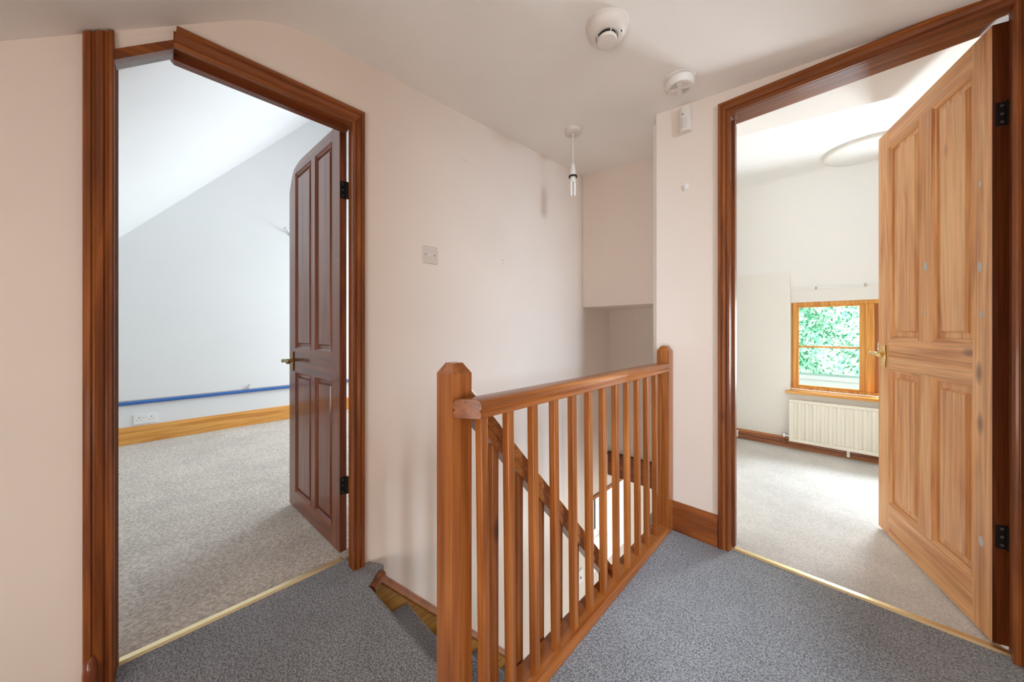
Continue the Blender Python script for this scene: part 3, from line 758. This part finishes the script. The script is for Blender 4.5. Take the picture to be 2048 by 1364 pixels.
hk = empty('wall_hook', (XL, .963, 2.13), label='small chrome hook on the white gable wall beside the dark door edge', cat='hook')
w = MB(); w.lathe([(0, 0), (.024, 0), (.024, .006), (.016, .012), (0, .013)], (XL, .995, 2.13), 18, Matrix.Rotation(PI/2, 3, 'Y')); build(w, 'hook_plate', M_CHROME, hk, smooth=40)
w = MB(); w.tube([(XL+.01, .995, 2.13), (XL+.05, .985, 2.135), (XL+.075, .965, 2.15), (XL+.08, .945, 2.16)], .009, 10); w.lathe([(0, -.016), (.011, -.012), (.016, 0), (.011, .012), (0, .016)], (XL+.08, .937, 2.163), 14); build(w, 'hook_arm', M_CHROME, hk, smooth=60)

w = MB(); zc_ = 1.733
w.box(-.549, -.529, YB-.004, YB, zc_-.006, zc_+.018); w.tube([(-.545, YB-.004, zc_+.015), (-.546, YB-.012, zc_+.012), (-.540, YB-.014, zc_), (-.533, YB-.012, zc_+.012), (-.532, YB-.004, zc_+.017)], .003, 8)
w.tube([(-.540, YB-.003, zc_), (-.540, YB-.012, zc_-.012)], .004, 8)
tag(build(w, 'cable_clip', M_WHITE, bevel=.001), 'tiny white clip on the wall below the motion sensor', 'clip')
w = MB()
for dz in (0, -.022): w.lathe([(0, -.001), (.004, -.001), (.004, .0012), (.0022, .0016), (0, .0004)], (XA, 1.452, 1.452+dz), 12, Matrix.Rotation(PI/2, 3, 'Y'))
tag(build(w, 'wall_plug', M_PALEGREY), 'pair of little screw plugs in the wall over the banister', 'wall plug')
sp = empty('thermostat', (XA, 2.30, -.99), label='small white wall plate low on the stairwell wall behind the spindles', cat='wall plate')
w = MB(); w.box(XA-.001, XA+.018, 2.262, 2.345, -1.0, -.90); build(w, 'housing', M_WHITE, sp, bevel=.003)
w = MB(); w.lathe([(0, 0), (.010, 0), (.009, .008), (0, .008)], (XA+.018, 2.303, -.955), 14, Matrix.Rotation(PI/2, 3, 'Y')); build(w, 'dial', M_PALEGREY, sp, smooth=40)

# round ceiling light in window room
cx, cy = .145, 3.21
cz = zr(cx, cy)
cl = empty('ceiling_light', (cx, cy, cz), label='flat round white ceiling light beyond the top of the pine door', cat='ceiling light')
w = MB(); w.lathe(down([(.0, -.01), (.205, -.01), (.21, .004), (.21, .022), (.203, .026), (.196, .024), (.0, .020)]), (cx, cy, cz), 64); build(w, 'rim', M_PLASTIC, cl, smooth=40)
w = MB(); w.lathe(down([(.0, .019), (.196, .021), (.185, .0285), (.0, .030)]), (cx, cy, cz), 64); build(w, 'diffuser', simple('opal_diffuser', (.88, .88, .87), .4), cl, smooth=40)

# ------------------------------------------------------------------ window in right room
wd = empty('window_1', (.5, YW, WZ0), label='orange pine casement window in the recess above the radiator', cat='window', kind='structure')
y0, y1 = YW, YW+.06
zt1, zb1 = 1.262, .500
w = MB()
w.box(-.275, -.245, y0, y1, zb1, zt1); w.box(.170, .222, y0, y1, zb1+.024, zt1-.032); w.box(.70, .75, y0, y1, zb1+.024, zt1-.032); w.box(1.265, 1.30, y0, y1, zb1, zt1)
w.box(-.245, 1.265, y0, y1, zt1-.032, zt1); w.box(-.245, 1.265, y0, y1, zb1, zb1+.024)
w.box(-.285, -.275, y0+.01, y1, zb1, zt1)
build(w, 'window_frame', M_HONEY_Z, wd, bevel=.003)
def sash(a, b, dy, mat, wl=.012):
    s = MB(); q0, q1 = y0+.006+dy, y1-.01+dy; zz0, zz1 = zb1+.024, zt1-.032
    s.box(a, a+wl, q0, q1, zz0, zz1); s.box(b-.030, b, q0, q1, zz0, zz1)
    s.box(a+wl, b-.030, q0, q1, zz0, zz0+.012); s.box(a+wl, b-.030, q0, q1, zz1-.014, zz1)
    o = build(s, 'sash', mat, wd, bevel=.002)
    g = MB(); g.box(a+wl, b-.030, q0+.012, q1-.012, .865, .883); gb = build(g, 'glazing_bar', mat, wd, bevel=.002)
    p = MB(); p.box(a+wl, b-.030, (q0+q1)/2-.002, (q0+q1)/2+.002, zz0+.012, zz1-.014); pg = build(p, 'pane', M_GLASS, wd)
sash(-.245, .170, 0, M_HONEY_Z); sash(.222, .70, .012, M_BAL_Z, .05); sash(.75, 1.265, .012, M_BAL_Z)
w = MB(); w.box(.236, .262, y0-.002, y0+.026, .86, .90); w.tube([(.249, y0-.002, .88), (.249, y0-.03, .885), (.240, y0-.04, .90), (.245, y0-.038, .935)], [.008, .008, .009, .006], 10)
build(w, 'window_handle', M_CHROME, wd, bevel=.001)
sl = MB(); sl.box(-.315, 1.33, YR-.045, YR, .472, .496); sl.box(WX0+.002, WX1-.002, YR, YW+.005, .472, .497)
struct(build(sl, 'trim_5', M_HONEY_X, bevel=.004), 'orange pine window sill board above the radiator', 'window sill')
cr = empty('curtain_rail', (.5, YW-.03, 1.38), label='thin white curtain rail across the top of the window recess', cat='curtain rail')
w = MB(); w.box(-.279, 1.29, YW-.040, YW-.020, 1.372, 1.384); build(w, 'rail', M_WHITE, cr, bevel=.002)
for x in (-.12, .17, .55, .95):
    w = MB(); w.box(x-.006, x+.006, YW-.043, YW-.012, 1.366, 1.388); build(w, 'bracket', M_PALEGREY, cr, bevel=.001)

# radiator
rd = empty('radiator', (.2, YR-.06, .07), label='cream panel radiator with vertical flutes under the window', cat='radiator')
w = MB(); x0, x1, zb, zt_ = -.287, .76, .072, .428
pts = []; x = x0+.030; yf, yb_ = YR-.085, YR-.073
front = [(x0, yb_+.004), (x0, yf), (x0+.026, yf)]
k = 0
while x < x1-.055:
    front += [(x, yf), (x+.008, yb_), (x+.022, yb_), (x+.030, yf)]; x += .0475
front += [(x1, yf), (x1, yb_+.004)]
poly = front + [(x1, YR-.035), (x0, YR-.035)]
w.prism(poly, 'z', zb+.028, zt_-.022)
w.box(x0, x1, yf, YR-.035, zb, zb+.028); w.box(x0, x1, yf, YR-.035, zt_-.022, zt_)
build(w, 'panel', M_RAD, rd, bevel=.003)
for x in (x0+.1, x1-.13):
    w = MB(); w.box(x, x+.03, YR-.036, YR-.019, .15, .35); w.box(x, x+.03, YR-.036, YR, .2, .35); build(w, 'bracket', M_RAD, rd)
w = MB(); vx, vy = x0-.035, YR-.055
w.tube([(x0+.005, vy, .108), (vx, vy, .108)], .009, 12); w.lathe([(0, 0), (.013, 0), (.013, .03), (.010, .035), (0, .036)], (vx, vy, .095), 16)
build(w, 'valve', M_CHROME, rd, smooth=40)
pp = empty('heating_pipes', (.4, YR-.035, 0), label='pair of brown painted heating pipes running along the skirting below the radiator', cat='pipe')
for z in (.030, .058):
    w = MB(); w.tube([(-.735, YR-.034, z), (1.95, YR-.034, z)], .0085, 12); build(w, 'pipe', M_COPPER, pp, smooth=60)
w = MB(); w.tube([(-.322, YR-.055, .094), (-.322, YR-.055, .055), (-.322, YR-.036, .030)], .0075, 12); build(w, 'riser', M_COPPER, pp, smooth=60)
for x in (-.668, .072, .8):
    w = MB(); w.box(x-.009, x+.009, YR-.047, YR-.018, .016, .072); build(w, 'pipe_clip', M_WHITE, pp, bevel=.003)

# ------------------------------------------------------------------ outdoors
gm = MB(); gm.box(-14, 14, 4.1, 16, -2.7, -2.6)
struct(build(gm, 'ground', simple('pale_gravel', (.62, .62, .58), .9)), 'pale ground outside the window', 'ground')
w = MB(); w.box(-6, 7, 6.0, 6.25, -2.6, .40); w.box(-6, 7, 5.97, 6.28, .36, .42)  # white block stands in for overexposed ground outside
tag(build(w, 'bright_ground_stand_in', simple('overexposed_white', (.85, .87, .86), .8), bevel=.01), 'white block standing in for overexposed ground in front of the green hedge', 'ground stand-in')
w = MB()
def hb(x, z): return .12*math.sin(3.1*x+1.3*z)+.09*math.sin(5.7*x-2.2*z+1)+.06*math.sin(9.3*x+7*z)
nx, nz = 70, 36; vs = []; fs = []
for j in range(nz+1):
    for i in range(nx+1):
        x = -5+11*i/nx; z = -2.6+5.6*j/nz; tz = max(0, (z-2.3)/.7); vs.append((x, 7.2-hb(x, z)+.7*tz*tz, z))
for j in range(nz):
    for i in range(nx): a = j*(nx+1)+i; fs.append((a, a+1, a+nx+2, a+nx+1))
w.add(vs, fs); w.box(-5, 6, 7.4, 8.4, -2.6, 2.9)
for _ in range(22000):
    x = random.uniform(-3.2, 3.2); z = random.uniform(-.3, 2.9); y = 7.2-hb(x, z)-random.uniform(-.02, .10)
    s = random.uniform(.016, .032); R = Matrix.Rotation(random.uniform(0, 6.28), 3, 'Y') @ Matrix.Rotation(random.uniform(-.9, .9), 3, 'X') @ Matrix.Rotation(random.uniform(-.9, .9), 3, 'Z')
    q = [Vector((-s*.5, 0, 0)), Vector((0, -.006, -s)), Vector((s*.5, 0, 0)), Vector((0, .006, s))]
    w.add([Vector((x, y, z)) + R @ p for p in q], [(0, 1, 2, 3)])
tag(build(w, 'hedge', M_LEAF), 'tall green hedge outside the window', 'hedge')

# ------------------------------------------------------------------ light
def area(name, loc, rot, sx, sy, power, col):
    l = bpy.data.lights.new(name, 'AREA'); l.shape = 'RECTANGLE'; l.size = sx; l.size_y = sy; l.energy = power; l.color = col
    o = bpy.data.objects.new(name, l); COL.objects.link(o); o.location = loc; o.rotation_euler = rot; return o
W = S.world = bpy.data.worlds.new('sky'); W.use_nodes = True
bg = W.node_tree.nodes['Background']
sky = W.node_tree.nodes.new('ShaderNodeTexSky'); sky.sky_type = 'HOSEK_WILKIE'; sky.turbidity = 6; sky.ground_albedo = .5
sky.sun_direction = Vector((-.1, -.6, .75)).normalized()
W.node_tree.links.new(sky.outputs[0], bg.inputs[0]); bg.inputs[1].default_value = 1.2
sun = bpy.data.lights.new('sun', 'SUN'); sun.energy = 9; sun.angle = math.radians(3); sun.color = (1, .97, .92)
so_ = bpy.data.objects.new('sun', sun); COL.objects.link(so_)
so_.rotation_euler = Vector((.08, .75, -.6)).to_track_quat('-Z', 'Y').to_euler()
COOL = (.80, .90, 1.0)
# daylight at the window openings, plus two added fills behind the camera
area('daylight_window_room', (.52, 4.03, .88), (-PI/2, 0, 0), .44, .70, 44, (.84, .92, 1.0))
area('daylight_window_room', (-.05, 4.75, 1.95), (math.radians(-48), 0, 0), 1.2, .8, 40, COOL)
area('daylight_ground_bounce', (.1, 5.0, .05), (math.radians(-115), 0, 0), 1.4, .4, 9, COOL)
area('daylight_dark_door_room', (-3.62, 2.78, 1.38), (-PI/2+.35, 0, 0), 1.4, 1.2, 40, (.88, .94, 1.0))
area('daylight_landing', (2.6, -.25, 2.0), (0, math.radians(74), math.radians(-24)), 1.5, .6, 125, (.70, .85, 1.0))
area('fill_back', (.25, -1.40, .50), (PI/2, 0, 0), 1.1, .7, 17, (1.0, .89, .78))  # added fill for the pine door and landing, through a made-up opening
area('fill_low_side', (1.12, -.42, .35), (0, PI/2+.8, 0), .5, .7, 3, (1.0, .88, .76))  # added warm fill tilted up at the sloping ceiling, made-up opening
area('daylight_stair_window', (XA-.42, 2.82, -.73), (0, -PI/2, 0), .6, .5, 9, (.95, .97, 1.0))
area('daylight_lower_hall', (1.65, 2.4, -1.1), (0, PI/2, 0), 1.5, 1.5, 24, (1, .97, .92))

# ------------------------------------------------------------------ camera
cam = bpy.data.cameras.new('camera'); co = bpy.data.objects.new('camera', cam); COL.objects.link(co)
co.location = (0, 0, 1.02); co.rotation_euler = (PI/2, 0, math.radians(44.0))
cam.sensor_width = 36; cam.lens = 36*670/2048; cam.shift_y = -22/2048; cam.clip_start = .01
S.camera = co
S.view_settings.view_transform = 'Standard'; S.view_settings.look = 'None'; S.view_settings.gamma = 1
S.view_settings.use_curve_mapping = False; S.view_settings.exposure = 0.6
S.cycles.use_denoising = True
S.cycles.max_bounces = 12; S.cycles.diffuse_bounces = 8; S.cycles.sample_clamp_indirect = 6
